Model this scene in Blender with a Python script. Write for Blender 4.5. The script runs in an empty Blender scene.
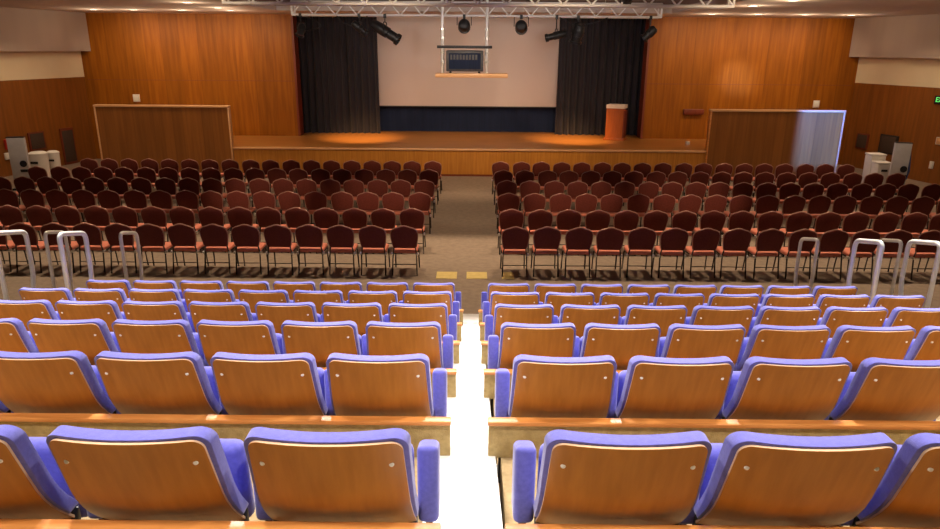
import bpy, bmesh, math, random
from mathutils import Vector, Matrix
random.seed(7)
S = bpy.context.scene
COL = S.collection
PI = math.pi

# ---------------------------------------------------------------- camera
CAMZ = 3.8119
F_PX = 690.64
AX = Vector((0.999962, 0.0049148, 0.00720061))
AU = Vector((-0.00833851, 0.29814541, 0.95448404))
AF = Vector((-0.00254427, 0.95450781, -0.29817506))
cd = bpy.data.cameras.new('camera')
cam = bpy.data.objects.new('camera', cd)
COL.objects.link(cam)
cd.sensor_width = 36.0
cd.lens = F_PX / 940.0 * 36.0
cd.clip_start = 0.05
cam.matrix_world = Matrix(((AX.x, AU.x, -AF.x, 0), (AX.y, AU.y, -AF.y, 0), (AX.z, AU.z, -AF.z, CAMZ), (0, 0, 0, 1)))
S.camera = cam
S.view_settings.view_transform = 'Standard'
S.view_settings.look = 'None'
S.view_settings.gamma = 1.0
S.view_settings.use_curve_mapping = False
S.view_settings.exposure = 0.0

def frame_x(x, y, z):
    d = Vector((x, y, z - CAMZ))
    return 470 + F_PX * d.dot(AX) / d.dot(AF)

# ---------------------------------------------------------------- materials
def mat(name, col, rough=0.6, metal=0.0, col2=None, scale=(1, 1, 1), nscale=4.0, detail=4.0, lo=0.35, hi=0.65,
        bump=0.0, bscale=None, spec=0.5, sheen=0.0, emit=None, estr=0.0, planks=None, coat=0.0, coords='Object'):
    m = bpy.data.materials.new(name)
    m.use_nodes = True
    nt = m.node_tree
    N, L = nt.nodes, nt.links
    b = N['Principled BSDF']
    b.inputs['Base Color'].default_value = (*col, 1)
    b.inputs['Roughness'].default_value = rough
    b.inputs['Metallic'].default_value = metal
    b.inputs['Specular IOR Level'].default_value = spec
    if sheen: b.inputs['Sheen Weight'].default_value = sheen
    if coat: b.inputs['Coat Weight'].default_value = coat
    if emit:
        b.inputs['Emission Color'].default_value = (*emit, 1)
        b.inputs['Emission Strength'].default_value = estr
    if col2 or bump:
        tc = N.new('ShaderNodeTexCoord'); mp = N.new('ShaderNodeMapping')
        mp.inputs['Scale'].default_value = scale
        L.new(tc.outputs[coords], mp.inputs['Vector'])
        nz = N.new('ShaderNodeTexNoise')
        nz.inputs['Scale'].default_value = nscale
        nz.inputs['Detail'].default_value = detail
        L.new(mp.outputs['Vector'], nz.inputs['Vector'])
        if col2:
            cr = N.new('ShaderNodeValToRGB')
            cr.color_ramp.elements[0].position = lo; cr.color_ramp.elements[0].color = (*col, 1)
            cr.color_ramp.elements[1].position = hi; cr.color_ramp.elements[1].color = (*col2, 1)
            L.new(nz.outputs['Fac'], cr.inputs['Fac'])
            out = cr.outputs['Color']
            if planks:
                # veneer leaves: a random tint per strip along one axis
                sx = N.new('ShaderNodeSeparateXYZ'); L.new(tc.outputs[coords], sx.inputs['Vector'])
                dv = N.new('ShaderNodeMath'); dv.operation = 'DIVIDE'; dv.inputs[1].default_value = planks[1]
                L.new(sx.outputs[planks[0]], dv.inputs[0])
                fl = N.new('ShaderNodeMath'); fl.operation = 'FLOOR'; L.new(dv.outputs[0], fl.inputs[0])
                wn = N.new('ShaderNodeTexWhiteNoise'); wn.noise_dimensions = '1D'; L.new(fl.outputs[0], wn.inputs['W'])
                mr = N.new('ShaderNodeMapRange'); mr.inputs['To Min'].default_value = planks[2]; mr.inputs['To Max'].default_value = planks[3]
                L.new(wn.outputs['Value'], mr.inputs['Value'])
                fr = N.new('ShaderNodeMath'); fr.operation = 'FRACT'; L.new(dv.outputs[0], fr.inputs[0])
                gt = N.new('ShaderNodeMath'); gt.operation = 'GREATER_THAN'; gt.inputs[1].default_value = planks[4]
                L.new(fr.outputs[0], gt.inputs[0])
                mm = N.new('ShaderNodeMath'); mm.operation = 'MULTIPLY_ADD'; mm.inputs[1].default_value = 0.22; mm.inputs[2].default_value = 0.78
                L.new(gt.outputs[0], mm.inputs[0])
                m2 = N.new('ShaderNodeMath'); m2.operation = 'MULTIPLY'
                L.new(mm.outputs[0], m2.inputs[0]); L.new(mr.outputs['Result'], m2.inputs[1])
                vm = N.new('ShaderNodeVectorMath'); vm.operation = 'SCALE'
                L.new(out, vm.inputs[0]); L.new(m2.outputs[0], vm.inputs['Scale'])
                out = vm.outputs['Vector']
            L.new(out, b.inputs['Base Color'])
        if bump:
            bp = N.new('ShaderNodeBump'); bp.inputs['Strength'].default_value = bump; bp.inputs['Distance'].default_value = 0.01
            if bscale:
                n2 = N.new('ShaderNodeTexNoise'); n2.inputs['Scale'].default_value = bscale
                L.new(tc.outputs[coords], n2.inputs['Vector']); L.new(n2.outputs['Fac'], bp.inputs['Height'])
            else:
                L.new(nz.outputs['Fac'], bp.inputs['Height'])
            L.new(bp.outputs['Normal'], b.inputs['Normal'])
    return m

M = {}
M['panel'] = mat('wall_veneer', (.25, .072, .002), .5, col2=(.35, .11, .004), scale=(5, 5, .35), nscale=2.0, spec=.25, planks=('X', .62, .86, 1.1, .02))
M['panel_side'] = mat('side_wall_veneer', (.22, .075, .010), .45, col2=(.30, .10, .014), scale=(5, 5, .35), nscale=2.0, planks=('Y', .62, .9, 1.08, .02))
M['panel_low'] = mat('low_wall_veneer', (.205, .072, .012), .36, col2=(.265, .098, .018), scale=(6, 6, .3), nscale=2.0, planks=('X', .3, .85, 1.1, .04))
M['panel_red'] = mat('reddish_veneer', (.16, .025, .008), .45, col2=(.2, .035, .01), scale=(6, 6, .4))
M['stage_front'] = mat('stage_front_veneer', (.45, .17, .02), .4, col2=(.55, .23, .032), scale=(5, 5, .3), planks=('X', .9, .9, 1.08, .012))
M['stage_floor'] = mat('stage_boards', (.38, .15, .03), .35, col2=(.47, .20, .045), scale=(.5, 8, 1), nscale=2.0)
M['pale_trim'] = mat('pale_wood_trim', (.62, .34, .15), .35, col2=(.7, .4, .19), scale=(1, 8, 8))
M['cap'] = mat('orange_wood_cap', (.52, .19, .04), .4, col2=(.68, .28, .07), scale=(.8, 10, 10), nscale=3, lo=.4, hi=.6)
M['ply'] = mat('seat_plywood', (.40, .145, .014), .40, col2=(.49, .19, .024), scale=(7, 1, 1.2), nscale=3.5, spec=.35)
M['ply_edge'] = mat('plywood_edge', (.75, .52, .33), .45)
M['blue'] = mat('blue_upholstery', (.115, .115, .50), .85, col2=(.14, .14, .57), nscale=60, sheen=.4, bump=.15, bscale=300)
M['steel'] = mat('brushed_steel', (.72, .72, .70), .3, 1.0)
M['bolt'] = mat('pale_bolt', (.85, .8, .72), .35)
M['olive'] = mat('olive_carpet', (.34, .245, .095), .95, col2=(.44, .325, .135), nscale=28, bump=.35, bscale=160)
M['rail'] = mat('satin_rail_steel', (.85, .84, .80), .4, .25)
M['alu'] = mat('truss_aluminium', (.90, .89, .88), .45, .0)
M['black_metal'] = mat('black_metal', (.02, .02, .022), .45, .3)
M['chair_metal'] = mat('chair_frame_metal', (.045, .04, .038), .28, .8)
M['bronze'] = mat('chair_back_trim', (.42, .22, .17), .3, .3)
M['maroon'] = mat('maroon_fabric', (.13, .020, .011), .85, col2=(.16, .027, .016), nscale=40)
M['lit_seat'] = mat('lit_seat_fabric', (.58, .18, .115), .8, col2=(.64, .21, .14), nscale=40)  # chair seats: overhead light put into the lighter fabric colour
M['carpet'] = mat('hall_carpet', (.245, .185, .14), .95, col2=(.30, .23, .175), nscale=9, bump=.3, bscale=120)
M['tan_carpet'] = mat('tan_platform_carpet', (.36, .26, .13), .95, col2=(.46, .345, .185), nscale=28, bump=.35, bscale=160)
M['dark_carpet'] = mat('dark_step_carpet', (.10, .075, .055), .95, col2=(.13, .1, .075), nscale=30)
M['white_ramp'] = mat('white_ramp_vinyl', (.74, .735, .72), .5, col2=(.78, .775, .76), nscale=3)
M['ceiling'] = mat('ceiling_paint', (.58, .49, .445), .9, col2=(.61, .52, .47), nscale=2)
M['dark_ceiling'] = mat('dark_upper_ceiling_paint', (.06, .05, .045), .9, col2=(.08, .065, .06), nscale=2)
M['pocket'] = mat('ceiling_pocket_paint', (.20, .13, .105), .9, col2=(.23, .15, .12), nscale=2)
M['bulk'] = mat('acoustic_panel_paint', (.42, .345, .295), .85, col2=(.45, .37, .315), scale=(1, 1, .1), nscale=2)
M['cream'] = mat('cream_paint', (.80, .69, .47), .85, col2=(.83, .72, .5), nscale=2)
M['backwall'] = mat('rear_wall_paint', (.10, .075, .055), .9, col2=(.12, .09, .065), nscale=1)
M['screen'] = mat('projection_screen', (.58, .475, .42), .85, col2=(.61, .50, .44), nscale=.5)
M['navy'] = mat('navy_drape', (.004, .011, .038), .9, col2=(.006, .015, .048), scale=(6, 1, .2))
M['curtain'] = mat('black_curtain', (.013, .0105, .015), .92, col2=(.02, .016, .022), scale=(4, 4, .3), sheen=.1)
M['lectern'] = mat('lectern_wood', (.36, .085, .010), .4, col2=(.44, .115, .016), scale=(6, 6, .6))
M['lectern_top'] = mat('lectern_lit_top', (.80, .66, .52), .5, col2=(.84, .7, .56))  # strong light on the lectern top put into its pale colour
M['yellow'] = mat('yellow_tape', (.60, .46, .16), .7, col2=(.68, .53, .2), nscale=12)
M['white'] = mat('white_plastic', (.75, .72, .68), .5, col2=(.8, .77, .72))
M['grey_panel'] = mat('grey_laminate', (.46, .46, .47), .5, col2=(.52, .52, .53), nscale=6)
M['grille'] = mat('dark_grille', (.05, .03, .02), .7, col2=(.08, .05, .035), nscale=60)
M['blue_thing'] = mat('blue_cloth', (.03, .06, .2), .8, col2=(.05, .09, .28))
M['glass'] = mat('lamp_lens', (.05, .05, .07), .15, spec=.8)
M['proj'] = mat('projector_casing', (.035, .035, .04), .5, col2=(.05, .05, .06), nscale=10)
M['red'] = mat('red_enamel', (.5, .03, .02), .4)
M['lamp'] = mat('downlight_lens', (.9, .9, .9), .4, emit=(1, .87, .72), estr=2.6)
M['exit'] = mat('exit_letters', (.1, .6, .1), .5, emit=(.15, .9, .2), estr=1.0)

# ---------------------------------------------------------------- mesh helpers
def box(bm, x0, x1, y0, y1, z0, z1, bevel=0.0, segs=2, mi=0):
    r = bmesh.ops.create_cube(bm, size=1.0)
    vs = r['verts']
    for v in vs:
        v.co = Vector((x0 + (v.co.x + .5) * (x1 - x0), y0 + (v.co.y + .5) * (y1 - y0), z0 + (v.co.z + .5) * (z1 - z0)))
    fs = list({f for v in vs for f in v.link_faces})
    for f in fs: f.material_index = mi
    if bevel:
        es = list({e for v in vs for e in v.link_edges})
        bmesh.ops.bevel(bm, geom=es, offset=bevel, segments=segs, profile=.5, affect='EDGES')
    return vs

def tube(bm, pts, r, n=8, closed=False, caps=True):
    pts = [Vector(p) for p in pts]
    rings = []
    k = len(pts)
    prev = None
    for i, p in enumerate(pts):
        if closed:
            t = (pts[(i + 1) % k] - pts[i - 1]).normalized()
        else:
            a = pts[max(i - 1, 0)]; b = pts[min(i + 1, k - 1)]
            t = (b - a).normalized()
        if prev is None:
            h = Vector((0, 0, 1)) if abs(t.z) < .9 else Vector((1, 0, 0))
            u = t.cross(h).normalized()
        else:
            u = (prev - t * prev.dot(t)).normalized()
        prev = u
        w = t.cross(u)
        rr = r[i] if isinstance(r, (list, tuple)) else r
        rings.append([bm.verts.new(p + u * (rr * math.cos(2 * PI * j / n)) + w * (rr * math.sin(2 * PI * j / n))) for j in range(n)])
    rng = range(k) if closed else range(k - 1)
    for i in rng:
        A, B = rings[i], rings[(i + 1) % k]
        for j in range(n):
            f = bm.faces.new((A[j], A[(j + 1) % n], B[(j + 1) % n], B[j])); f.smooth = True
    if caps and not closed:
        bm.faces.new(rings[0]); bm.faces.new(list(reversed(rings[-1])))

def fillet(pts, r, n=4):
    out = [Vector(pts[0])]
    for i in range(1, len(pts) - 1):
        p = Vector(pts[i]); a = (Vector(pts[i - 1]) - p); b = (Vector(pts[i + 1]) - p)
        d = min(r, a.length * .45, b.length * .45)
        a = p + a.normalized() * d; b = p + b.normalized() * d
        for k in range(n + 1):
            t = k / n
            out.append(a * (1 - t) ** 2 + p * (2 * t * (1 - t)) + b * t * t)
    out.append(Vector(pts[-1]))
    return out

def lathe(bm, prof, n=20, mtx=None, mi=0):
    mtx = mtx or Matrix()
    rings = []
    for r, z in prof:
        rings.append([bm.verts.new(mtx @ Vector((r * math.cos(2 * PI * j / n), r * math.sin(2 * PI * j / n), z))) for j in range(n)] if r > 1e-6
                     else [bm.verts.new(mtx @ Vector((0, 0, z)))])
    for A, B in zip(rings, rings[1:]):
        for j in range(n):
            a = A if len(A) > 1 else [A[0]] * n
            b = B if len(B) > 1 else [B[0]] * n
            vs = []
            for v in (a[j], a[(j + 1) % n], b[(j + 1) % n], b[j]):
                if v not in vs: vs.append(v)
            if len(vs) > 2:
                f = bm.faces.new(vs); f.material_index = mi

def obj(name, bm, m, parent=None, smooth=None):
    bmesh.ops.recalc_face_normals(bm, faces=bm.faces[:])
    me = bpy.data.meshes.new(name)
    bm.to_mesh(me); bm.free()
    for x in (m if isinstance(m, (list, tuple)) else [m]): me.materials.append(x)
    if smooth is not None:
        for p in me.polygons: p.use_smooth = True
        try: me.set_sharp_from_angle(angle=math.radians(smooth))
        except Exception: pass
    o = bpy.data.objects.new(name, me)
    COL.objects.link(o)
    if parent: o.parent = parent
    return o

def bobj(name, m, parent, *boxes, bevel=0.0):
    bm = bmesh.new()
    for b in boxes: box(bm, *b, bevel=bevel)
    return obj(name, bm, m, parent, 40 if bevel else None)

def tag(o, label, cat, group=None):
    o['label'] = label; o['category'] = cat
    if group: o['group'] = group
    return o

def thing(name, label, cat, loc=(0, 0, 0), rotz=0, group=None):
    o = bpy.data.objects.new(name, None); COL.objects.link(o)
    o.location = loc; o.rotation_euler = (0, 0, rotz); o.empty_display_size = .1
    return tag(o, label, cat, group)

def struct(o):
    o['kind'] = 'structure'
    return o

def dup(root, loc, label=None, rotz=None):
    r = root.copy(); COL.objects.link(r); r.location = loc
    if rotz is not None: r.rotation_euler = (0, 0, rotz)
    if label: r['label'] = label
    for ch in list(root.children):
        c = ch.copy(); COL.objects.link(c); c.parent = r
        for g in list(ch.children):
            d = g.copy(); COL.objects.link(d); d.parent = c
    return r

ORD = ['first', 'second', 'third', 'fourth', 'fifth', 'sixth', 'seventh', 'eighth', 'ninth', 'tenth', 'eleventh', 'twelfth', 'thirteenth',
       'fourteenth', 'fifteenth', 'sixteenth', 'seventeenth', 'eighteenth', 'nineteenth', 'twentieth', 'twenty-first']

# ---------------------------------------------------------------- room shell
YF = 24.4                  # front wall plane
CZ = 4.87                  # ceiling over the stage
HZ = 7.2                   # higher ceiling over the raked seats
YB = -4.0
def side_x(y, s):          # splayed side walls
    return (-13.30 - (YF - y) * .2415) if s < 0 else (13.02 + (YF - y) * .262)

struct(bobj('floor', M['carpet'], None, (-21, 21, YB, YF + 2.2, -.2, 0)))

# front wall with stage opening
bm = bmesh.new()
OX0, OX1 = -6.08, 5.90
box(bm, -14.2, OX0, YF, YF + .35, 0, CZ + .6)
box(bm, OX1, 14.0, YF, YF + .35, 0, CZ + .6)
struct(obj('wall_front', bm, M['panel']))
# shadow joint between the two panel heights is a thin routed strip of the wall
t = struct(bobj('trim_1', M['panel_red'], None, (-13.2, OX0 - .02, YF - .006, YF - .001, 2.705, 2.718)))
t = struct(bobj('trim_2', M['panel_red'], None, (OX1 + .02, 12.95, YF - .006, YF - .001, 2.705, 2.718)))
# reddish jambs of the opening
struct(bobj('trim_3', M['panel_red'], None, (OX0 - .02, OX0 + .05, YF - .03, YF + .5, .858, CZ)))
struct(bobj('trim_4', M['panel_red'], None, (OX1 - .05, OX1 + .02, YF - .03, YF + .5, .858, CZ)))
# stage house behind the opening
bm = bmesh.new()
box(bm, -8, 8, YF + 2.4, YF + 2.6, 0, 6)
struct(obj('wall_back', bm, M['curtain']))
struct(bobj('trim_5', M['curtain'], None, (-8, 8, YF + .37, YF + 2.35, CZ + .62, CZ + .72)))

def side_wall(s, nm):
    bm = bmesh.new()
    sg = -1 if s < 0 else 1
    def slab(z0, z1, mi):
        ya, yb = YB, YF
        pts = [(side_x(ya, s), ya), (side_x(yb, s), yb), (side_x(yb, s) + sg * .2, yb), (side_x(ya, s) + sg * .2, ya)]
        lo = [bm.verts.new((x, y, z0)) for x, y in pts]; hi = [bm.verts.new((x, y, z1)) for x, y in pts]
        fs = [bm.faces.new(lo), bm.faces.new(hi)] + [bm.faces.new((lo[i], lo[(i + 1) % 4], hi[(i + 1) % 4], hi[i])) for i in range(4)]
        for f in fs: f.material_index = mi
    slab(0, 2.80, 0); slab(2.80, HZ, 1)
    struct(obj(nm, bm, [M['panel_side'], M['cream']]))
    # hanging acoustic bulkhead along the wall
    bm = bmesh.new()
    ya, yb = 13.5, YF - .01
    pts = [(side_x(ya, s) - sg * .36, ya), (side_x(yb, s) - sg * .36, yb), (side_x(yb, s) - sg * .003, yb), (side_x(ya, s) - sg * .003, ya)]
    lo = [bm.verts.new((x, y, 3.64)) for x, y in pts]; hi = [bm.verts.new((x, y, CZ - .002)) for x, y in pts]
    bm.faces.new(lo); bm.faces.new(hi)
    for i in range(4): bm.faces.new((lo[i], lo[(i + 1) % 4], hi[(i + 1) % 4], hi[i]))
    struct(obj('trim_6' if s < 0 else 'trim_7', bm, M['bulk']))
side_wall(-1, 'wall_left'); side_wall(1, 'wall_right')
struct(bobj('wall_rear', M['backwall'], None, (-21, 21, YB - .2, YB, 0, HZ)))

# ceiling: low part with a pocket for the lighting trusses, higher part over the audience
PX, PY0, PY1, PZ = 5.95, 15.4, 22.1, 5.75
bm = bmesh.new()
box(bm, -17, -PX, 13.5, YF, CZ, CZ + .15)
box(bm, PX, 17, 13.5, YF, CZ, CZ + .15)
box(bm, -PX, PX, PY1, YF, CZ, CZ + .15)
box(bm, -PX, PX, 13.5, PY0, CZ, CZ + .15)
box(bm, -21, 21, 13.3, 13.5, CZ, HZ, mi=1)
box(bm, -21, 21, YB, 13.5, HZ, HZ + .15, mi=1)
struct(obj('ceiling', bm, [M['ceiling'], M['dark_ceiling']]))
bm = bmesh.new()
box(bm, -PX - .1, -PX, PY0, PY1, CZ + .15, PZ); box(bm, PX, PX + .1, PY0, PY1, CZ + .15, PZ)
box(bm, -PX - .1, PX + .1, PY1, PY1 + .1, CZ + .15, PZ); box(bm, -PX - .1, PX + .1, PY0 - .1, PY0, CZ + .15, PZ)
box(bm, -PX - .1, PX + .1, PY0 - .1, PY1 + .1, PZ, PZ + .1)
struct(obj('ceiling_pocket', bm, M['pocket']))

# ---------------------------------------------------------------- stage
SZ, SY = .855, 21.46
st = bpy.data.objects.new('stage', None); COL.objects.link(st); struct(st)
tag(st, 'raised wooden stage with pale front nosing below the projection screen', 'stage')
bobj('stage_floor', M['stage_floor'], st, (-11.5, 11.25, SY + .02, YF - .002, SZ - .06, SZ), (OX0, OX1, YF - .002, YF + 2.38, SZ - .06, SZ))
bobj('front_panel', M['stage_front'], st, (-7.5, 7.28, SY, SY + .06, .06, SZ - .061))
bobj('plinth', M['panel_red'], st, (-7.5, 7.28, SY + .012, SY + .05, 0, .06))
bm = bmesh.new(); box(bm, -7.54, 7.30, SY - .05, SY + .1, SZ - .055, SZ + .004, bevel=.012)
obj('nosing', bm, M['pale_trim'], st, 40)

def low_wall(x0, x1, label, inner):
    t = thing('low_wall', label, 'low wall', ((x0 + x1) / 2, SY, 0))
    c = (x0 + x1) / 2
    a, b = x0 - c, x1 - c
    bobj('panel', M['panel_low'], t, (a + .05, b - .05, -.06, .07, 0, 2.05))
    bm = bmesh.new(); box(bm, a, b, -.10, .11, 2.05, 2.11, bevel=.01); obj('cap', bm, M['pale_trim'], t, 40)
    for x in (a, b - .05):
        bm = bmesh.new(); box(bm, x, x + .05, -.075, .085, 0, 2.05, bevel=.006); obj('edge_trim', bm, M['pale_trim'] if (x == a) == (inner > 0) or inner > 0 else M['cap'], t, 40)
low_wall(-11.53, -7.42, 'low wood-panelled wall left of the stage front', 1)
low_wall(7.20, 11.29, 'low wood-panelled wall right of the stage with blue light on it', -1)

def curtain(x0, x1, y, z0, z1, label, n):
    bm = bmesh.new()
    cols = n * 8
    R = []
    rnd = random.Random(n)
    ph = [rnd.uniform(.6, 1.3) for _ in range(n + 1)]
    for side in (0, 1):
        rows = []
        for k in range(7):
            z = z0 + (z1 - z0) * k / 6
            row = []
            for i in range(cols + 1):
                f = i / 8
                a = ph[min(int(f), n)]
                amp = .11 * a * (1 - .25 * k / 6)
                xx = x0 + (x1 - x0) * i / cols + .015 * math.sin(f * 1.7 + k * .4)
                row.append(bm.verts.new((xx, y + amp * math.sin(2 * PI * f) + (.02 if side else 0), z)))
            rows.append(row)
        R.append(rows)
        for A, B in zip(rows, rows[1:]):
            for i in range(cols): 
                f = bm.faces.new((A[i], A[i + 1], B[i + 1], B[i]))
    for k in range(6):
        for i in (0, cols):
            bm.faces.new((R[0][k][i], R[1][k][i], R[1][k + 1][i], R[0][k + 1][i]))
    for i in range(cols):
        bm.faces.new((R[0][0][i], R[0][0][i + 1], R[1][0][i + 1], R[1][0][i]))
        bm.faces.new((R[0][6][i], R[0][6][i + 1], R[1][6][i + 1], R[1][6][i]))
    return tag(obj('stage_curtain', bm, M['curtain'], None, 80), label, 'curtain', 'stage curtains')
curtain(-6.45, -3.36, 25.40, SZ, 5.35, 'black pleated curtain left of the projection screen', 13)
curtain(2.98, 6.3, 25.40, SZ, 5.35, 'black pleated curtain right of the screen, behind the lectern', 14)

t = thing('projection_screen', 'large pale projection screen above the stage between the black curtains', 'screen', (-.15, 25.9, 0))
bobj('fabric', M['screen'], t, (-3.7, 3.6, 0, .02, 1.80, 5.2))
bobj('bottom_bar', M['black_metal'], t, (-3.7, 3.6, -.02, .03, 1.755, 1.80))
bm = bmesh.new()
pr = []
for side in (0, .02):
    pr.append([[bm.verts.new((-3.9 + 7.8 * i / 120, 26.12 + .02 * math.sin(i * .9) + side, z)) for i in range(121)] for z in (SZ, 2.1)])
for P in pr:
    for i in range(120): bm.faces.new((P[0][i], P[0][i + 1], P[1][i + 1], P[1][i]))
for k in (0, 1):
    for i in range(120): bm.faces.new((pr[0][k][i], pr[0][k][i + 1], pr[1][k][i + 1], pr[1][k][i]))
tag(obj('backdrop_drape', bm, M['navy'], None, 80), 'dark navy drape under the projection screen at the back of stage', 'drape')

# lectern
t = thing('lectern', 'orange wooden lectern with top coloured as lit standing right on the stage', 'lectern', (4.90, 24.05, SZ), math.radians(-24))
bm = bmesh.new()
box(bm, -.29, .29, -.2, .2, .08, 1.0)
for v in bm.verts:
    if v.co.z > .5: v.co.z += .06 * (1 if v.co.y < 0 else 0)
obj('body', bm, M['lectern'], t)
bobj('base', M['lectern'], t, (-.35, .35, -.26, .26, 0, .08), bevel=.012)
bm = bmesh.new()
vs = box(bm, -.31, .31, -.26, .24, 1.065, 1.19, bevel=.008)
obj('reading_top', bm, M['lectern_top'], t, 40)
bobj('side_stile', M['panel_red'], t, (.28, .32, -.21, .21, .08, .99))
bobj('front_stile', M['lectern'], t, (-.30, -.26, -.215, -.195, .08, 1.05))

tag(bobj('floor_box', M['white'], None, (7.02, 7.14, 22.9, 23.02, SZ, SZ + .1), bevel=.01), 'small pale box on the stage floor at its right end', 'box')
tag(bobj('cap_shadow', M['panel_red'], None, (7.25, 7.95, YF - .12, YF - .002, 1.70, 1.88), bevel=.01), 'dark red shadow bar on front wall just left of right low wall', 'shadow bar')  # shadow of the low wall cap, built as a dark red bar

# wall details
def plate(nm, m, x, y, z, w, h, d, label, cat, group=None):
    t = thing(nm, label, cat, (x, y, z), 0, group)
    bobj('plate', m, t, (-w / 2, w / 2, -d, -.002, -h / 2, h / 2), bevel=.008)
    bobj('cover', M['white'], t, (-w * .32, w * .32, -d - .02, -d, -h * .32, h * .32), bevel=.005)
plate('wall_sensor', M['white'], -11.6, YF, 2.11, .22, .24, .06, 'small white square device on front wall above left low wall', 'wall device', 'white wall devices')
plate('wall_sensor', M['white'], 11.8, YF, 2.08, .2, .24, .06, 'small white square device on front wall above right low wall', 'wall device', 'white wall devices')

def on_side(s, y, z):       # frame of a spot on the side wall: Empty facing into the room
    sl = .2415 if s < 0 else .262
    ang = math.atan(sl)
    # local +X along the wall toward the stage, local +Y into the room
    if s < 0: rz = PI / 2 - ang; 
    else: rz = PI / 2 + ang
    return (side_x(y, s), y, z), rz

def side_item(nm, label, cat, s, y, z, w, h, d, m, inner=None, group=None):
    loc, rz = on_side(s, y, z)
    t = thing(nm, label, cat, loc, rz, group)
    sg = -1 if s < 0 else 1       # room side is local -Y on left, +Y on right
    def bb(n, mm, w, h, d0, d1, bev=.006):
        a, b = sorted((sg * d0, sg * d1))
        bobj(n, mm, t, (-w / 2, w / 2, a, b, -h / 2, h / 2), bevel=bev)
    bb('frame', m, w, h, .002, d)
    if inner: bb(inner[0], inner[1], w * .82, h * .86, d, d + .012, .003)
    return t
side_item('wall_grille', 'square dark grille on the left side wall', 'grille', -1, 22.05, .92, .62, .55, .05, M['panel_red'], ('mesh', M['grille']), 'side wall grilles')
side_item('wall_grille', 'square dark grille on the right side wall', 'grille', 1, 23.65, .92, .5, .5, .05, M['panel_red'], ('mesh', M['grille']), 'side wall grilles')
side_item('tall_wall_panel', 'tall narrow dark panel on left side wall near the corner', 'panel', -1, 23.25, .6, .55, 1.2, .04, M['panel_red'], ('infill', M['grille']))
side_item('wall_board', 'wide dark board on right side wall above white bins', 'board', 1, 22.6, .95, .7, .6, .05, M['black_metal'], ('infill', M['grille']))
side_item('call_point', 'white switch plate low on right side wall', 'switch', 1, 20.95, .55, .13, .22, .04, M['white'], ('button', M['white']))
side_item('notice_plate', 'pale plate above the white switch on right wall', 'plate', 1, 20.82, 1.28, .3, .22, .03, M['white'], ('face', M['pale_trim']))
side_item('alarm_box', 'red alarm box on left side wall at picture edge', 'alarm', -1, 21.0, .95, .2, .3, .08, M['red'], ('cover', M['red']))
side_item('alarm_plate', 'white plate under the red alarm box on left wall', 'plate', -1, 20.95, .6, .24, .2, .05, M['white'], ('cover', M['white']))

# exit sign on the right wall (only its first edge comes into the picture)
loc, rz = on_side(1, 21.0, 2.46)
t = thing('exit_sign', 'green-lettered exit sign on right wall at picture edge', 'exit sign', loc, rz)
bobj('sign_box', M['black_metal'], t, (-.26, .26, .003, .07, -.12, .12), bevel=.008)
fc = bpy.data.curves.new('letters', 'FONT'); fc.body = 'EXIT'; fc.size = .2; fc.extrude = .004; fc.align_x = 'CENTER'; fc.align_y = 'CENTER'
fo = bpy.data.objects.new('tmp_letters', fc); COL.objects.link(fo)
bpy.context.view_layer.update()
me = bpy.data.meshes.new_from_object(fo.evaluated_get(bpy.context.evaluated_depsgraph_get()))
bpy.data.objects.remove(fo)
me.materials.clear(); me.materials.append(M['exit'])
lo = bpy.data.objects.new('letters', me); COL.objects.link(lo); lo.parent = t
lo.location = (0, .076, 0); lo.rotation_euler = (PI / 2, 0, PI)

# ---------------------------------------------------------------- bins and grey panels by the side walls
def bin_(x, y, h, r, label, square):
    t = thing('waste_bin', label, 'bin', (x, y, 0), 0, 'white bins by the side walls')
    bm = bmesh.new()
    if square: 
        box(bm, -r, r, -r, r, 0, h, bevel=.03)
        for v in bm.verts: v.co.x *= 1 + .12 * v.co.z / h
    else: lathe(bm, [(0, 0), (r * .88, 0), (r, h), (0, h)], 24)
    obj('body', bm, M['white'], t, 40)
    bm = bmesh.new()
    if square: box(bm, -r * 1.16, r * 1.16, -r * 1.05, r * 1.05, h, h + .05, bevel=.015)
    else: lathe(bm, [(0, h), (r * 1.04, h), (r * 1.04, h + .04), (r * .7, h + .08), (0, h + .09)], 24)
    obj('lid', bm, M['white'], t, 40)
    bobj('flap', M['black_metal'], t, (-r * .5, r * .5, -r * 1.075, -r * 1.05, h * .72, h * .8) if square else (-.1, .1, -r - .01, -r * .9, h * .7, h * .78))
bin_(-12.60, 20.0, .80, .25, 'round white bin beside the tall grey panel, left side', False)
bin_(-12.62, 20.75, .72, .17, 'small pale bin right of the round white bin, left side', False)
bin_(11.83, 20.36, .92, .19, 'white bin farther from the grey panel, right side', True)
bin_(11.74, 19.83, .76, .175, 'lower white bin directly left of right-hand grey panel', True)
def grey(x, y, w, h, rz, label):
    t = thing('display_panel', label, 'panel', (x, y, 0), rz, 'grey panels by the side walls')
    bobj('board', M['grey_panel'], t, (-w / 2, w / 2, -.06, .06, .05, h), bevel=.012)
    bobj('foot', M['black_metal'], t, (-w / 2 - .02, w / 2 + .02, -.2, .2, 0, .05), bevel=.01)
    bobj('top_edge', M['black_metal'], t, (-w / 2, w / 2, -.065, .065, h, h + .02))
    bm = bmesh.new(); lathe(bm, [(0, 0), (.09, 0), (.09, .015), (0, .015)], 20, Matrix.Translation((.1, -.06, h * .5)) @ Matrix.Rotation(PI / 2, 4, 'X'))
    obj('round_mark', bm, M['black_metal'], t)
    bobj('lower_mark', M['black_metal'], t, (0, .2, -.075, -.06, h * .34, h * .39))
grey(-12.44, 18.9, .44, 1.42, math.radians(12), 'tall silver-grey panel with dark mark standing at left wall')
grey(11.86, 19.2, .42, 1.42, math.radians(-12), 'tall silver-grey panel with dark mark standing at right wall')
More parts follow.
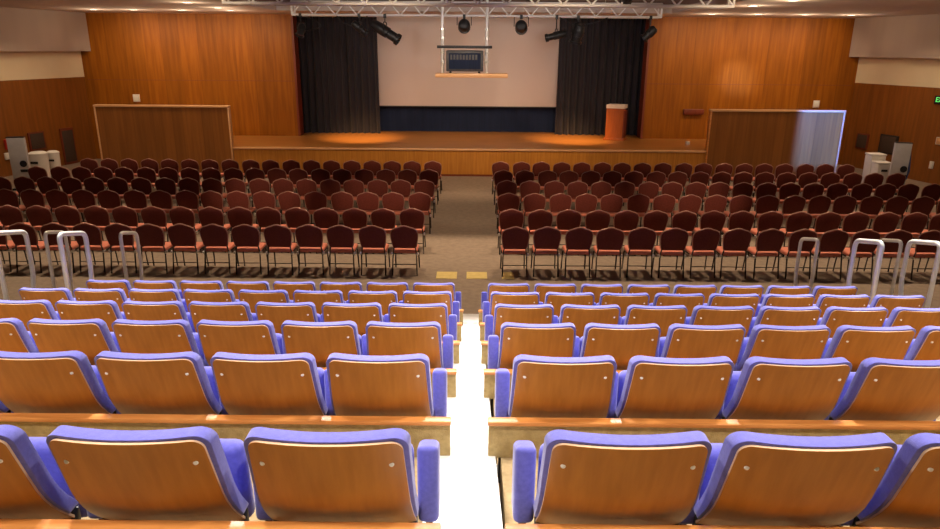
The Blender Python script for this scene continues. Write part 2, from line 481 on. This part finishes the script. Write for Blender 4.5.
t = thing('draped_cloth', 'dark blue cloth bundle hanging beside the right grey panel', 'cloth', (12.26, 19.5, 0))
bm = bmesh.new()
tube(bm, [(0, 0, .35), (.02, 0, .6), (0, .01, .9), (.01, 0, 1.15)], [.05, .08, .075, .03], 12)
obj('bundle', bm, M['blue_thing'], t, 60)
bm = bmesh.new(); tube(bm, [(.0, .0, 0), (.0, .0, 1.22)], .018, 8); lathe(bm, [(0, 0), (.2, 0), (.2, .02), (0, .03)], 16)
obj('stand', bm, M['black_metal'], t)

# ---------------------------------------------------------------- raked seating structure
Z0, DY, DZ, YC = 1.857, 1.193, .3162, 3.05
def plat_z(i): return Z0 - DZ * i
def curb_y(i): return YC + DY * i
for i in range(-2, 6):
    y1 = curb_y(i); y0 = curb_y(i - 1)
    bm = bmesh.new()
    box(bm, -4.78, -.185, y0, y1, 0, plat_z(i))
    box(bm, .155, 4.78, y0, y1, 0, plat_z(i))
    struct(obj('seating_platform', bm, M['tan_carpet']))
    for s in (-1, 1):
        struct(bobj('side_aisle_step', M['dark_carpet'], None, (min(s * 4.785, s * 6.0), max(s * 4.785, s * 6.0), y0, y1, 0, plat_z(i))))
        if i < 5: struct(bobj('side_aisle_step', M['dark_carpet'], None, (min(s * 4.785, s * 6.0), max(s * 4.785, s * 6.0), y1, y1 + DY * .5, 0, plat_z(i) - DZ * .5)))
# white ramp between the two blocks
bm = bmesh.new()
ya, yb = curb_y(-3), curb_y(5) - .02
sl = DZ / DY
for x0, x1 in ((-.182, .126),):
    v = [bm.verts.new(p) for p in ((x0, ya, 0), (x1, ya, 0), (x1, yb, 0), (x0, yb, 0),
         (x0, ya, plat_z(0) - sl * (ya - YC)), (x1, ya, plat_z(0) - sl * (ya - YC)), (x1, yb, plat_z(0) - sl * (yb - YC)), (x0, yb, plat_z(0) - sl * (yb - YC)))]
    for f in ((0, 1, 2, 3), (4, 5, 6, 7), (0, 1, 5, 4), (1, 2, 6, 5), (2, 3, 7, 6), (3, 0, 4, 7)): bm.faces.new([v[k] for k in f])
struct(obj('centre_ramp', bm, M['white_ramp']))
# kick walls with wooden caps behind every row
n = 10
for i in range(-1, 5):
    for s in (-1, 1):
        e = -.10 if s < 0 else .09
        if i == -1: e = -.095 if s < 0 else .115
        x0, x1 = (-4.78, e) if s < 0 else (e, 4.78)
        y = curb_y(i) - .035 - (.02 if i == -1 else 0)
        w = struct(bobj('trim_%d' % n, M['olive'], None, (x0, x1, y, y + .03, plat_z(i) + .001, plat_z(i) + .185)))
        n += 1
        bm = bmesh.new(); box(bm, x0 - (.004 if s > 0 else 0), x1 + (.004 if s < 0 else 0), y - .014, y + .042, plat_z(i) + .185, plat_z(i) + .207, bevel=.005)
        obj('wood_cap', bm, M['cap'], w, 40)

# ---------------------------------------------------------------- theatre seats
SW = .56
TILT = math.tan(math.radians(18))
def make_seat():
    root = thing('theatre_seat', '', 'theatre seat')
    def prof(z):                        # rear surface: leans back at top, tucks forward at the bottom
        y = -.04 + (.86 - z) * TILT
        if z < .62: y += 1.5 * (.62 - z) ** 2
        return y
    # plywood shell
    def sheet(zlo, zhi, wlo, whi, r, off0, off1, wrap, bev, mats, saddle=0.0, rb=.03):
        bm = bmesh.new()
        H = zhi - zlo
        zs = sorted(set([zlo + H * k / 10 for k in range(11)] + [zhi - r * (1 - math.cos(a)) for a in [PI / 2 * q / 6 for q in range(7)]] + [zlo + rb * (1 - math.cos(PI / 2 * q / 4)) for q in range(5)]))
        U = [-1 + 2 * k / 16 for k in range(17)]
        G = []
        for off in (off0, off1):
            rows = []
            for z in zs:
                W = wlo + (whi - wlo) * (z - zlo) / H
                s = zhi - z
                if s < r: W = W - r + math.sqrt(max(r * r - (r - s) ** 2, 0))
                q = z - zlo
                if q < rb: W = W - rb + math.sqrt(max(rb * rb - (rb - q) ** 2, 0))
                row = []
                for u in U:
                    x = u * W
                    zz = z - saddle * (1 - (x / whi) ** 2) * max(0, (z - zlo) / H - .6) / .4
                    row.append(bm.verts.new((x, prof(zz) + off + wrap * (x / whi) ** 2, zz)))
                rows.append(row)
            G.append(rows)
        nr, nc = len(zs), len(U)
        for gi, rows in enumerate(G):
            for a in range(nr - 1):
                for b in range(nc - 1): bm.faces.new((rows[a][b], rows[a][b + 1], rows[a + 1][b + 1], rows[a + 1][b]))
        def rim(p, q):
            f = bm.faces.new((G[0][p[0]][p[1]], G[0][q[0]][q[1]], G[1][q[0]][q[1]], G[1][p[0]][p[1]])); f.material_index = len(mats) - 1
        for b in range(nc - 1): rim((0, b), (0, b + 1)); rim((nr - 1, b), (nr - 1, b + 1))
        for a in range(nr - 1): rim((a, 0), (a + 1, 0)); rim((a, nc - 1), (a + 1, nc - 1))
        bmesh.ops.remove_doubles(bm, verts=bm.verts[:], dist=.0004)
        bmesh.ops.recalc_face_normals(bm, faces=bm.faces[:])
        if bev:
            es = [e for e in bm.edges if len(e.link_faces) == 2 and e.calc_face_angle(0) > math.radians(50)]
            bmesh.ops.bevel(bm, geom=es, offset=bev, segments=3, profile=.5, affect='EDGES', clamp_overlap=True)
        return bm
    shell = obj('back_shell', sheet(.37, .846, .250, .230, .036, 0, .014, .03, .003, [M['ply'], M['ply_edge']]), [M['ply'], M['ply_edge']], root, 35)
    for s in (-1, 1):
        bm = bmesh.new(); z = .757; x = s * .195
        lathe(bm, [(0, .004), (.0065, .003), (.0085, 0), (.0085, -.012), (0, -.012)], 14, Matrix.Translation((x, prof(z) + .03 * (x / .224) ** 2 - .001, z)) @ Matrix.Rotation(PI / 2 + math.radians(-18), 4, 'X'))
        obj('bolt', bm, M['bolt'], shell, 40)
    obj('back_cushion', sheet(.42, .862, .258, .247, .05, .0145, .072, .03, .02, [M['blue']], .008), M['blue'], root, 60)
    # tip-up seat pan, folded up against the back
    bm = bmesh.new(); box(bm, -.235, .235, .29, .37, .30, .645, bevel=.038, segs=4)
    for v in bm.verts: v.co.y += (.55 - v.co.z) * .12
    obj('seat_pan', bm, M['blue'], root, 60)
    bm = bmesh.new(); box(bm, -.25, .25, .22, .26, .36, .42, bevel=.008); obj('pivot_bar', bm, M['black_metal'], root, 40)
    return root
def arm_mesh(x, root):
    bm = bmesh.new()
    box(bm, x - .037, x + .037, .235, .36, .37, .68, bevel=.022, segs=4)
    for v in bm.verts:
        if v.co.z > .5: v.co.z -= (v.co.y - .235) * .35
    obj('armrest', bm, M['blue'], root, 60)
    bm = bmesh.new(); box(bm, x - .012, x + .012, .27, .33, .001, .38); box(bm, x - .03, x + .03, .24, .40, .001, .012)
    obj('pedestal', bm, M['black_metal'], root)
ROWN = ['nearest row', 'second row', 'third row', 'fourth row', 'fifth row', 'frontmost row']
proto = {}
for s in (-1, 1):
    for aisle in (True, False):
        r = make_seat()
        arm_mesh(s * SW / 2, r)                 # arm on the side away from the aisle
        if aisle: arm_mesh(-s * (SW / 2 + .008), r)
        proto[s, aisle] = [r, False]
        r['group'] = 'blue theatre seats'
XL0, XR0 = -.4515, .4457
for i in range(6):
    y = 1.8226 + DY * i
    for s in (-1, 1):
        for k in range(8):
            y = 1.8226 + DY * i
            x = (XL0 if s < 0 else XR0) + s * k * SW
            if i == 0: x = -.432 - .592 * k if s < 0 else .476 + .553 * k
            if i == 1 and s > 0: x = .4557 + .566 * k
            if i == 0: y -= .03
            px = frame_x(x - s * SW * .6, y + .1, plat_z(i) + .7)
            if px < -6 or px > 946: continue
            lab = 'blue seat with wooden back, %s from the centre aisle, %s, %s block' % (ORD[k], ROWN[i], 'left' if s < 0 else 'right')
            if k == 0: lab = 'blue aisle seat with wooden back, %s, %s block' % (ROWN[i], 'left' if s < 0 else 'right')
            p = proto[s, k == 0]
            loc = (x, y, plat_z(i))
            if not p[1]:
                p[0].location = loc; p[0]['label'] = lab; p[1] = True
            else: dup(p[0], loc, lab)

# ---------------------------------------------------------------- banquet chairs
def make_chair():
    root = thing('banquet_chair', '', 'chair', group='maroon banquet chairs')
    bm = bmesh.new(); box(bm, -.215, .215, -.19, .23, .385, .455, bevel=.028, segs=3)
    obj('seat', bm, M['lit_seat'], root, 60)
    half = [(.185, .49), (.205, .53), (.222, .62), (.232, .70), (.230, .77), (.212, .82), (.165, .853), (.10, .872), (.045, .893), (0, .90)]
    outl = [(x, z) for x, z in half] + [(-x, z) for x, z in reversed(half[:-1])]
    def yb(z): return -.19 - (z - .45) * .16
    bm = bmesh.new()
    rings = []
    for sc, d in ((.90, -.030), (.985, -.018), (.985, .020), (.88, .036)):
        rings.append([bm.verts.new((x * sc, yb(z) + d, .68 + (z - .68) * sc)) for x, z in outl])
    for A, B in zip(rings, rings[1:]):
        for j in range(len(A)): bm.faces.new((A[j], A[(j + 1) % len(A)], B[(j + 1) % len(A)], B[j]))
    bm.faces.new(rings[0]); bm.faces.new(list(reversed(rings[-1])))
    obj('backrest', bm, M['maroon'], root, 50)
    bm = bmesh.new(); tube(bm, [(x, yb(z), z) for x, z in outl], .0125, 6, closed=False); obj('back_frame', bm, M['bronze'], root)
    for s in (-1, 1):
        bm = bmesh.new(); tube(bm, fillet([(s * .187, yb(.50), .50), (s * .205, -.19, .40), (s * .215, -.26, .0)], .06, 3), .0125, 6); obj('leg', bm, M['chair_metal'], root)
        bm = bmesh.new(); tube(bm, fillet([(s * .205, -.12, .383), (s * .205, .19, .378), (s * .215, .23, .0)], .05, 3), .0125, 6); obj('leg', bm, M['chair_metal'], root)
        bm = bmesh.new(); box(bm, s * .225 - .018, s * .225 + .018, -.225, -.15, .36, .405, bevel=.008); obj('bracket', bm, M['steel'], root, 40)
    bm = bmesh.new(); tube(bm, [(-.21, -.225, .2), (.21, -.225, .2)], .008, 6); obj('stretcher', bm, M['chair_metal'], root)
    return root
chair = make_chair(); used = False
CY = [11.5037, 12.8518, 14.4012, 15.8646, 17.3054, 18.68]
XLr = [-1.165, -1.148, -1.131, -1.115, -1.098, -1.080]
XRr = [.742, .752, .772, .796, .785, .772]
NL = [20, 20, 20, 19, 19, 18]
NR = [20, 20, 20, 20, 19, 18]
CROW = ['row nearest the raked seats', 'second row of chairs', 'third row of chairs', 'fourth row of chairs', 'fifth row of chairs', 'row nearest the stage']
rnd = random.Random(3)
for i in range(6):
    for s in (-1, 1):
        for k in range((NL if s < 0 else NR)[i]):
            x = (XLr if s < 0 else XRr)[i] + s * k * .55 + rnd.uniform(-.008, .008)
            y = CY[i] + .262 + rnd.uniform(-.015, .015)
            px = frame_x(x - s * .25, y, .7)
            if px < 0 or px > 940: continue
            lab = 'maroon banquet chair, %s from centre aisle, %s, %s side' % (ORD[k], CROW[i], 'left' if s < 0 else 'right')
            rz = rnd.uniform(-.035, .035)
            if not used:
                chair.location = (x, y, 0); chair.rotation_euler = (0, 0, rz); chair['label'] = lab; used = True
            else: dup(chair, (x, y, 0), lab, rz)

# yellow tape strips on the carpet
for x0, x1, lab in ((-.62, -.26, 'yellow floor strip in the centre aisle, left one'), (-.09, .27, 'yellow floor strip in the centre aisle, middle one'), (.53, .74, 'short yellow floor strip under the first right-hand chair')):
    tag(bobj('floor_strip', M['yellow'], None, (x0, x1, 11.36, 11.74, .0, .006)) , lab, 'floor strip', 'yellow floor strips')

# ---------------------------------------------------------------- handrails beside the seating
def handrail(x, yn, yf, zn, zf, zb, r, label):
    t = thing('handrail', label, 'handrail', (x, (yn + yf) / 2, zb), 0, 'bent steel handrails')
    c = (yn + yf) / 2
    bm = bmesh.new()
    kz = zf - zb - .52
    pts = fillet([(0, yn - c, .0), (0, yn - c, zn - zb), (0, yf - c, zf - zb), (0, yf - c, kz), (0, yf - c - .14, 0.0)], .09, 5)
    tube(bm, pts, r, 10)
    obj('rail_loop', bm, M['rail'], t)
    for yy in (yn - c, yf - c - .14):
        bm = bmesh.new(); lathe(bm, [(0, 0), (r * 2.2, 0), (r * 2.2, .012), (r * 1.2, .02), (0, .02)], 14, Matrix.Translation((0, yy, 0)))
        obj('floor_flange', bm, M['rail'], t)
def rails(s, L):
    for (x, yn, yf, zn, zf, zb, r, lab) in L: handrail(x, yn, yf, zn, zf, zb, r, lab)
P5 = plat_z(5)
sd = lambda z: z
rails(-1, [(-4.90, 7.90, 8.44, 1.68, 1.55, P5 + DZ * .5, .030, 'thick steel handrail loop beside the leftmost front-row seat'),
           (-4.99, 9.45, 9.92, 1.285, 1.165, 0, .026, 'thin steel handrail loop right of the thick left one'),
           (-6.06, 9.45, 9.92, 1.285, 1.165, 0, .026, 'thin steel handrail loop between the two thick left ones'),
           (-5.68, 7.90, 8.48, 1.68, 1.55, P5 + DZ * .5, .030, 'thick steel handrail loop at left picture edge')])
rails(1, [(4.90, 9.45, 9.95, 1.27, 1.15, 0, .026, 'thin steel handrail loop, leftmost of the right four'),
          (4.86, 7.90, 8.46, 1.66, 1.53, P5 + DZ * .5, .030, 'thick steel handrail loop beside the rightmost front-row seat'),
          (6.08, 9.45, 9.95, 1.26, 1.14, 0, .026, 'thin steel handrail loop between the two thick right ones'),
          (5.55, 7.90, 8.48, 1.65, 1.52, P5 + DZ * .5, .030, 'thick steel handrail loop at right picture edge')])

# ---------------------------------------------------------------- lighting trusses
def truss(x0, x1, y, z, h, d, bay, label):
    t = thing('lighting_truss', label, 'truss', ((x0 + x1) / 2, y, z), 0, 'lighting trusses')
    c = (x1 - x0) / 2
    for yy in (0, d):
        for zz in (0, h):
            bm = bmesh.new(); tube(bm, [(-c, yy, zz), (c, yy, zz)], .033, 8); obj('chord', bm, M['alu'], t)
    nb = int(round(2 * c / bay)); st_ = 2 * c / nb
    for k in range(nb):
        a, b = -c + k * st_, -c + (k + 1) * st_
        m = (a + b) / 2
        bm = bmesh.new(); tube(bm, [(a, 0, 0), (m, 0, h), (b, 0, 0)], .024, 6); obj('brace', bm, M['alu'], t)
        bm = bmesh.new(); tube(bm, [(a, d, h), (m, 0, h), (b, d, h)], .02, 6); tube(bm, [(a, 0, 0), (m, d, 0), (b, 0, 0)], .02, 6); obj('brace', bm, M['alu'], t)
    for x in (-c, c):
        bm = bmesh.new()
        tube(bm, [(x, 0, 0), (x, 0, h)], .03, 8); tube(bm, [(x, d, 0), (x, d, h)], .03, 8); tube(bm, [(x, 0, 0), (x, d, 0)], .03, 8); tube(bm, [(x, 0, h), (x, d, h)], .03, 8)
        obj('end_frame', bm, M['alu'], t)
    for x in (-c * .7, 0.25, c * .7):
        bm = bmesh.new(); tube(bm, [(x, d / 2, h - .03), (x, d / 2, PZ - z - .002)], .01, 6); tube(bm, [(x, 0, h), (x, d, h)], .02, 6); obj('hanger', bm, M['steel'], t)
truss(-5.31, 5.46, 21.4, 4.73, .36, .36, .62, 'far aluminium lighting truss above the stage front edge')
truss(-5.52, 5.70, 16.2, 4.74, .36, .36, .62, 'near aluminium lighting truss along the top of the picture')

# stage lights
def stage_light(x, y, z, ztop, aim, L, r, label):
    t = thing('stage_light', label, 'stage light', (x, y, z), 0, 'stage lights on the trusses')
    a = Vector(aim).normalized()
    q = a.to_track_quat('Z', 'Y').to_matrix().to_4x4()
    bm = bmesh.new()
    lathe(bm, [(0, -L * .5), (r * .55, -L * .5), (r * .8, -L * .42), (r * .95, -L * .15), (r * .95, L * .1), (r * .8, L * .12), (r * .8, L * .38), (r, L * .40), (r, L * .5), (r * .86, L * .5), (r * .84, L * .42), (0, L * .42)], 18, q)
    b = obj('lamp_body', bm, M['black_metal'], t, 40)
    bm = bmesh.new(); lathe(bm, [(0, L * .425), (r * .8, L * .425), (r * .7, L * .45), (0, L * .465)], 18, q); obj('lens', bm, M['glass'], b, 40)
    h = ztop - z
    bm = bmesh.new()
    side = a.cross(Vector((0, 0, 1))).normalized()
    w = r * 1.12
    pts = fillet([side * w, side * w + Vector((0, 0, r * 1.5)), -side * w + Vector((0, 0, r * 1.5)), -side * w], .04, 3)
    tube(bm, pts, .014, 6); obj('yoke', bm, M['black_metal'], t)
    bm = bmesh.new(); tube(bm, [(0, 0, r * 1.5), (0, 0, h)], .016, 6); box(bm, -.04, .04, -.045, .045, h - .05, h + .07, bevel=.01); obj('clamp', bm, M['black_metal'], t)
ZT = 4.70
stage_light(-5.07, 21.4, 4.30, ZT, (-.2, -.5, -.9), .38, .13, 'small stage light at left end of far truss')
stage_light(-3.35, 21.4, 4.36, ZT, (.7, .3, -.6), .52, .12, 'slim angled stage light over the left curtain')
stage_light(-2.60, 21.4, 4.28, ZT, (.85, -.1, -.52), .95, .17, 'long black profile light pointing right over left curtain edge')
stage_light(-.28, 21.4, 4.46, ZT, (0, 1, -.25), .42, .185, 'round black stage light above the projector')
stage_light(1.39, 21.4, 4.44, ZT, (0.1, 1, -.25), .42, .185, 'round black stage light right of the projector')
stage_light(2.42, 21.4, 4.20, ZT, (-1, -.1, -.25), .62, .12, 'slim stage light pointing left near screen right edge')
stage_light(3.05, 21.4, 4.26, ZT, (-.2, .3, -1), .55, .19, 'wide stage light hanging down over the right curtain')
stage_light(5.16, 21.4, 4.28, ZT, (-.6, .2, -.6), .45, .14, 'small stage light at right end of far truss')
stage_light(-3.9, 16.2, 4.98, 5.07, (.3, 1, -.1), .3, .1, 'black lamp tucked into left part of near truss')
stage_light(1.15, 16.2, 4.95, 5.07, (.3, 1, -.1), .3, .1, 'black lamp tucked into middle of near truss')
stage_light(3.35, 16.2, 4.90, 5.07, (.1, 1, -.2), .36, .14, 'black lamp tucked into right part of near truss')

# loose power cables sagging along the far truss
def cable(pts, label, rad=.014):
    bm = bmesh.new(); tube(bm, fillet(pts, .3, 5), rad, 8)
    tag(obj('power_cable', bm, M['black_metal'], None), label, 'cable', 'power cables on the far truss')
cable([(-5.2, 21.38, 4.70), (-4.7, 21.36, 4.62), (-4.4, 21.36, 4.40), (-4.9, 21.36, 4.28)], 'black cable drooping by the leftmost stage light')
cable([(-4.0, 21.36, 4.70), (-3.8, 21.36, 4.48), (-3.5, 21.36, 4.42), (-3.1, 21.36, 4.70)], 'black cable loop left of the long profile light')
cable([(2.5, 21.36, 4.70), (2.9, 21.34, 4.50), (3.4, 21.36, 4.52), (3.9, 21.36, 4.70)], 'black cable loop over the right curtain')

cable([(-5.0, 16.38, 5.16), (-3.6, 16.36, 5.13), (-2.6, 16.38, 5.15), (-1.4, 16.36, 5.13)], 'thick black cable bundle lying on left part of near truss', .045)
cable([(1.8, 16.38, 5.15), (3.0, 16.36, 5.13), (4.0, 16.4, 5.15), (5.3, 16.36, 5.13)], 'thick black cable bundle lying on right part of near truss', .045)
# projector on its hanging shelf
t = thing('projector_mount', 'hanging projector frame with white poles and tan shelf', 'projector mount', (0, 21.0, 0))
for x in (-.90, .38):
    bm = bmesh.new(); tube(bm, [(x, .0, 3.13), (x, .0, PZ - .002)], .045, 8); obj('pole', bm, M['alu'], t)
    bm = bmesh.new()
    for z in (3.45, 3.7, 4.1, 4.35): lathe(bm, [(.046, -.03), (.065, -.03), (.065, .03), (.046, .03)], 12, Matrix.Translation((x, 0, z)))
    obj('coupler', bm, M['steel'], t)
bm = bmesh.new(); box(bm, -1.06, .54, -.05, .05, 3.82, 3.90, bevel=.01); box(bm, -1.0, .48, .25, .32, 3.84, 3.90, bevel=.01); obj('top_bar', bm, M['black_metal'], t, 40)
bm = bmesh.new(); box(bm, -1.10, 1.0, -.3, .32, 3.01, 3.13, bevel=.012); obj('shelf', bm, M['pale_trim'], t, 40)
p = thing('projector', 'black projector on the hanging tan shelf before the screen', 'projector', (-.25, 21.02, 3.13))
bm = bmesh.new(); box(bm, -.54, .54, -.27, .27, .05, .64, bevel=.03); obj('casing', bm, M['proj'], p, 40)
bm = bmesh.new(); box(bm, -.46, .46, -.285, -.268, .12, .56, bevel=.006); obj('rear_panel', bm, M['navy'], p, 40)
bm = bmesh.new()
for k in range(9): box(bm, -.42 + .09 * k, -.36 + .09 * k, -.292, -.284, .38, .52)
obj('vent_grille', bm, M['proj'], p)
for x in (-.42, .42):
    bm = bmesh.new(); lathe(bm, [(0, 0), (.04, 0), (.03, .052), (0, .052)], 12, Matrix.Translation((x, 0, 0))); obj('foot', bm, M['black_metal'], p)

# ---------------------------------------------------------------- downlights that can be seen
def lamp_data(kind, nm, e, col, **k):
    l = bpy.data.lights.new(nm, kind); l.energy = e; l.color = col
    for a, b in k.items(): setattr(l, a, b)
    return l
def put(l, loc, target=None):
    o = bpy.data.objects.new(l.name, l); COL.objects.link(o); o.location = loc
    if target is not None: o.rotation_euler = (Vector(target) - Vector(loc)).to_track_quat('-Z', 'Y').to_euler()
    return o
WARM = (1, .74, .48)
def downlight(x, y, z, label, e=None, tgt=None, ang=100):
    t = thing('ceiling_downlight', label, 'ceiling light', (x, y, z), 0, 'recessed ceiling downlights')
    bm = bmesh.new(); lathe(bm, [(.11, -.012), (.15, -.012), (.155, 0.0), (.11, 0.0)], 24); obj('rim', bm, M['white'], t)
    bm = bmesh.new(); lathe(bm, [(0, -.010), (.11, -.010), (.11, -.002), (0, -.002)], 24); obj('lens', bm, M['lamp'], t)
    put(lamp_data('POINT', 'ceiling_fill', 16, WARM, shadow_soft_size=.06), (x, y, z - .30))  # added point lamp under each downlight to brighten the ceiling
    if e: put(lamp_data('SPOT', 'downlight_beam', e, WARM, spot_size=math.radians(ang), spot_blend=.8, shadow_soft_size=.1), (x, y, z - .03), tgt or (x, y, 0))
W_E = 160
for k, x in enumerate((-11.5, -10.3, -8.85, -7.35)):
    downlight(x, 22.2, CZ, 'recessed downlight, %s from the left along the front wall, left side' % ORD[k], W_E, (x, 24.4, 3.3), 92)
for k, x in enumerate((7.2, 8.6, 10.0, 11.4)):
    downlight(x, 22.2, CZ, 'recessed downlight, %s from the stage along the front wall, right side' % ORD[k], W_E, (x, 24.4, 3.3), 92)
for x, y, lab in ((-7.23, 20.75, 'recessed downlight left of the far truss end'), (-7.17, 18.4, 'recessed downlight left of the near truss end'),
                  (6.85, 18.1, 'recessed downlight right of the near truss end'), (6.95, 16.1, 'recessed downlight at top edge right of the trusses')):
    downlight(x, y, CZ, lab, 170)

# ---------------------------------------------------------------- lamps of the room and added fill spots
NEUT = (1, .90, .80)
def spot(nm, e, col, loc, tgt, ang=100, blend=.7, soft=.15):
    put(lamp_data('SPOT', nm, e, col, spot_size=math.radians(ang), spot_blend=blend, shadow_soft_size=soft), loc, tgt)
# house lights high over the raked seats
for x in (-6, -2, 2, 6):
    spot('house_light', 900, NEUT, (x, .9, HZ - .05), (x, 1.6, 0), 92, .6, .2)
    spot('house_light', 950, NEUT, (x, 3.2, HZ - .05), (x, 4.0, 0), 85, .6, .2)
    spot('house_light', 4500, NEUT, (x, 9.6, HZ - .05), (x, 5.2, 1.0), 66, .6, .2)
# house lights over the chairs on the flat floor
for x in (-11, -7, -3, 0, 3, 7, 11):
    spot('house_light', 800, WARM, (x, 12.9, HZ - .05), (x, 12.4, 0), 100)
# added spots without a known source, brightening the third and fourth chair rows
for x in (-4.6, -2, 2.2, 4.8):
    spot('chair_fill', 2200, WARM, (x * .8, 6.5, HZ - .1), (x, 15.2, .65), 15, .8, .1)
# added unseen spots at the low ceiling edge, brightening the stage wall
for x in (-13, -9.5, -6, -2.2, 2.2, 6, 9.5, 13):
    spot('front_fill', 255, WARM, (x, 14.0, CZ - .03), (x * 1.0, 24.4, 4.1), 84, 1)
# added spots without fixtures, brightening the far chairs and floor
for x in (-12, -9, 9, 12):
    for y in (17.5, 20.5): spot('row_fill', 150, WARM, (x, y, CZ - .03), (x, y, 0), 140)
# stage wash from the far truss
for x in (-3.3, 3.9):
    spot('stage_wash', 1800, (1, .55, .22), (x, 21.7, 4.6), (x - .5, 23.9, .9), 44, 1)
for x in (-1.3, 1.5):
    spot('stage_wash', 90, (1, .6, .28), (x, 21.7, 4.6), (x, 24.6, .9), 75, .9)
for x in (-2.6, 0, 2.6):
    spot('screen_wash', 110, (1, .78, .62), (x, 22.0, 4.55), (x, 25.9, 2.6), 120, 1, .3)
for y in (14.2, 17.6):
    spot('aisle_fill', 330, WARM, (0, y, CZ - .1), (0, y - .2, 0), 60, .9)  # added spots over the aisle to brighten its carpet
for x in (-3, 0, 3):
    spot('aisle_fill', 340, (1, .70, .42), (x, 16.6, 4.65), (x * .6, 21.4, .3), 80, .9)  # added spots to brighten the stage front
for x in (-3.4, 0.1, 3.6):
    spot('truss_fill', 170, NEUT, (x, 16.75, 4.66), (x, 21.4, 4.95), 120, .9, .05)  # added spots to brighten the far truss
# added blue spots standing in for reflections on the low wall and front wall
t = thing('added_beam', 'added unseen black beam light with four flaps under the low ceiling edge', 'stage light', (10.2, 14.2, 4.72))
bm = bmesh.new(); lathe(bm, [(0, -.42), (.08, -.42), (.10, -.3), (.10, -.03), (.085, -.03), (0, -.1)], 18, Matrix.Rotation(-PI / 2, 4, 'X')); obj('lamp_body', bm, M['black_metal'], t, 40)
for q in ((-.20, -.010, .29, .295, -.30, .13), (.045, .25, .29, .295, -.30, .13), (-.20, .25, .297, .302, -.088, .13), (-.20, .25, .297, .302, -.36, -.184)):  # unseen plates that cut the added beam to shape
    bobj('flap', M['black_metal'], t, q)
bm = bmesh.new(); tube(bm, [(-.12, .29, .10), (-.11, -.15, .05)], .008, 6); tube(bm, [(.14, .29, .10), (.11, -.15, .05)], .008, 6); tube(bm, [(0, -.2, .1), (0, -.2, .149)], .02, 6); obj('bracket', bm, M['black_metal'], t)
spot('blue_fill', 21000, (.055, .19, 1.0), (10.2, 14.2, 4.72), (10.7, 21.4, 1.15), 24, .1, .008)
spot('blue_fill', 6000, (.4, .45, 1.0), (4.4, 16.3, 4.6), (9.0, 24.4, 2.9), 9, 1, .05)

w = bpy.data.worlds.new('world'); S.world = w; w.use_nodes = True
w.node_tree.nodes['Background'].inputs['Color'].default_value = (1, .9, .8, 1)
w.node_tree.nodes['Background'].inputs['Strength'].default_value = .03
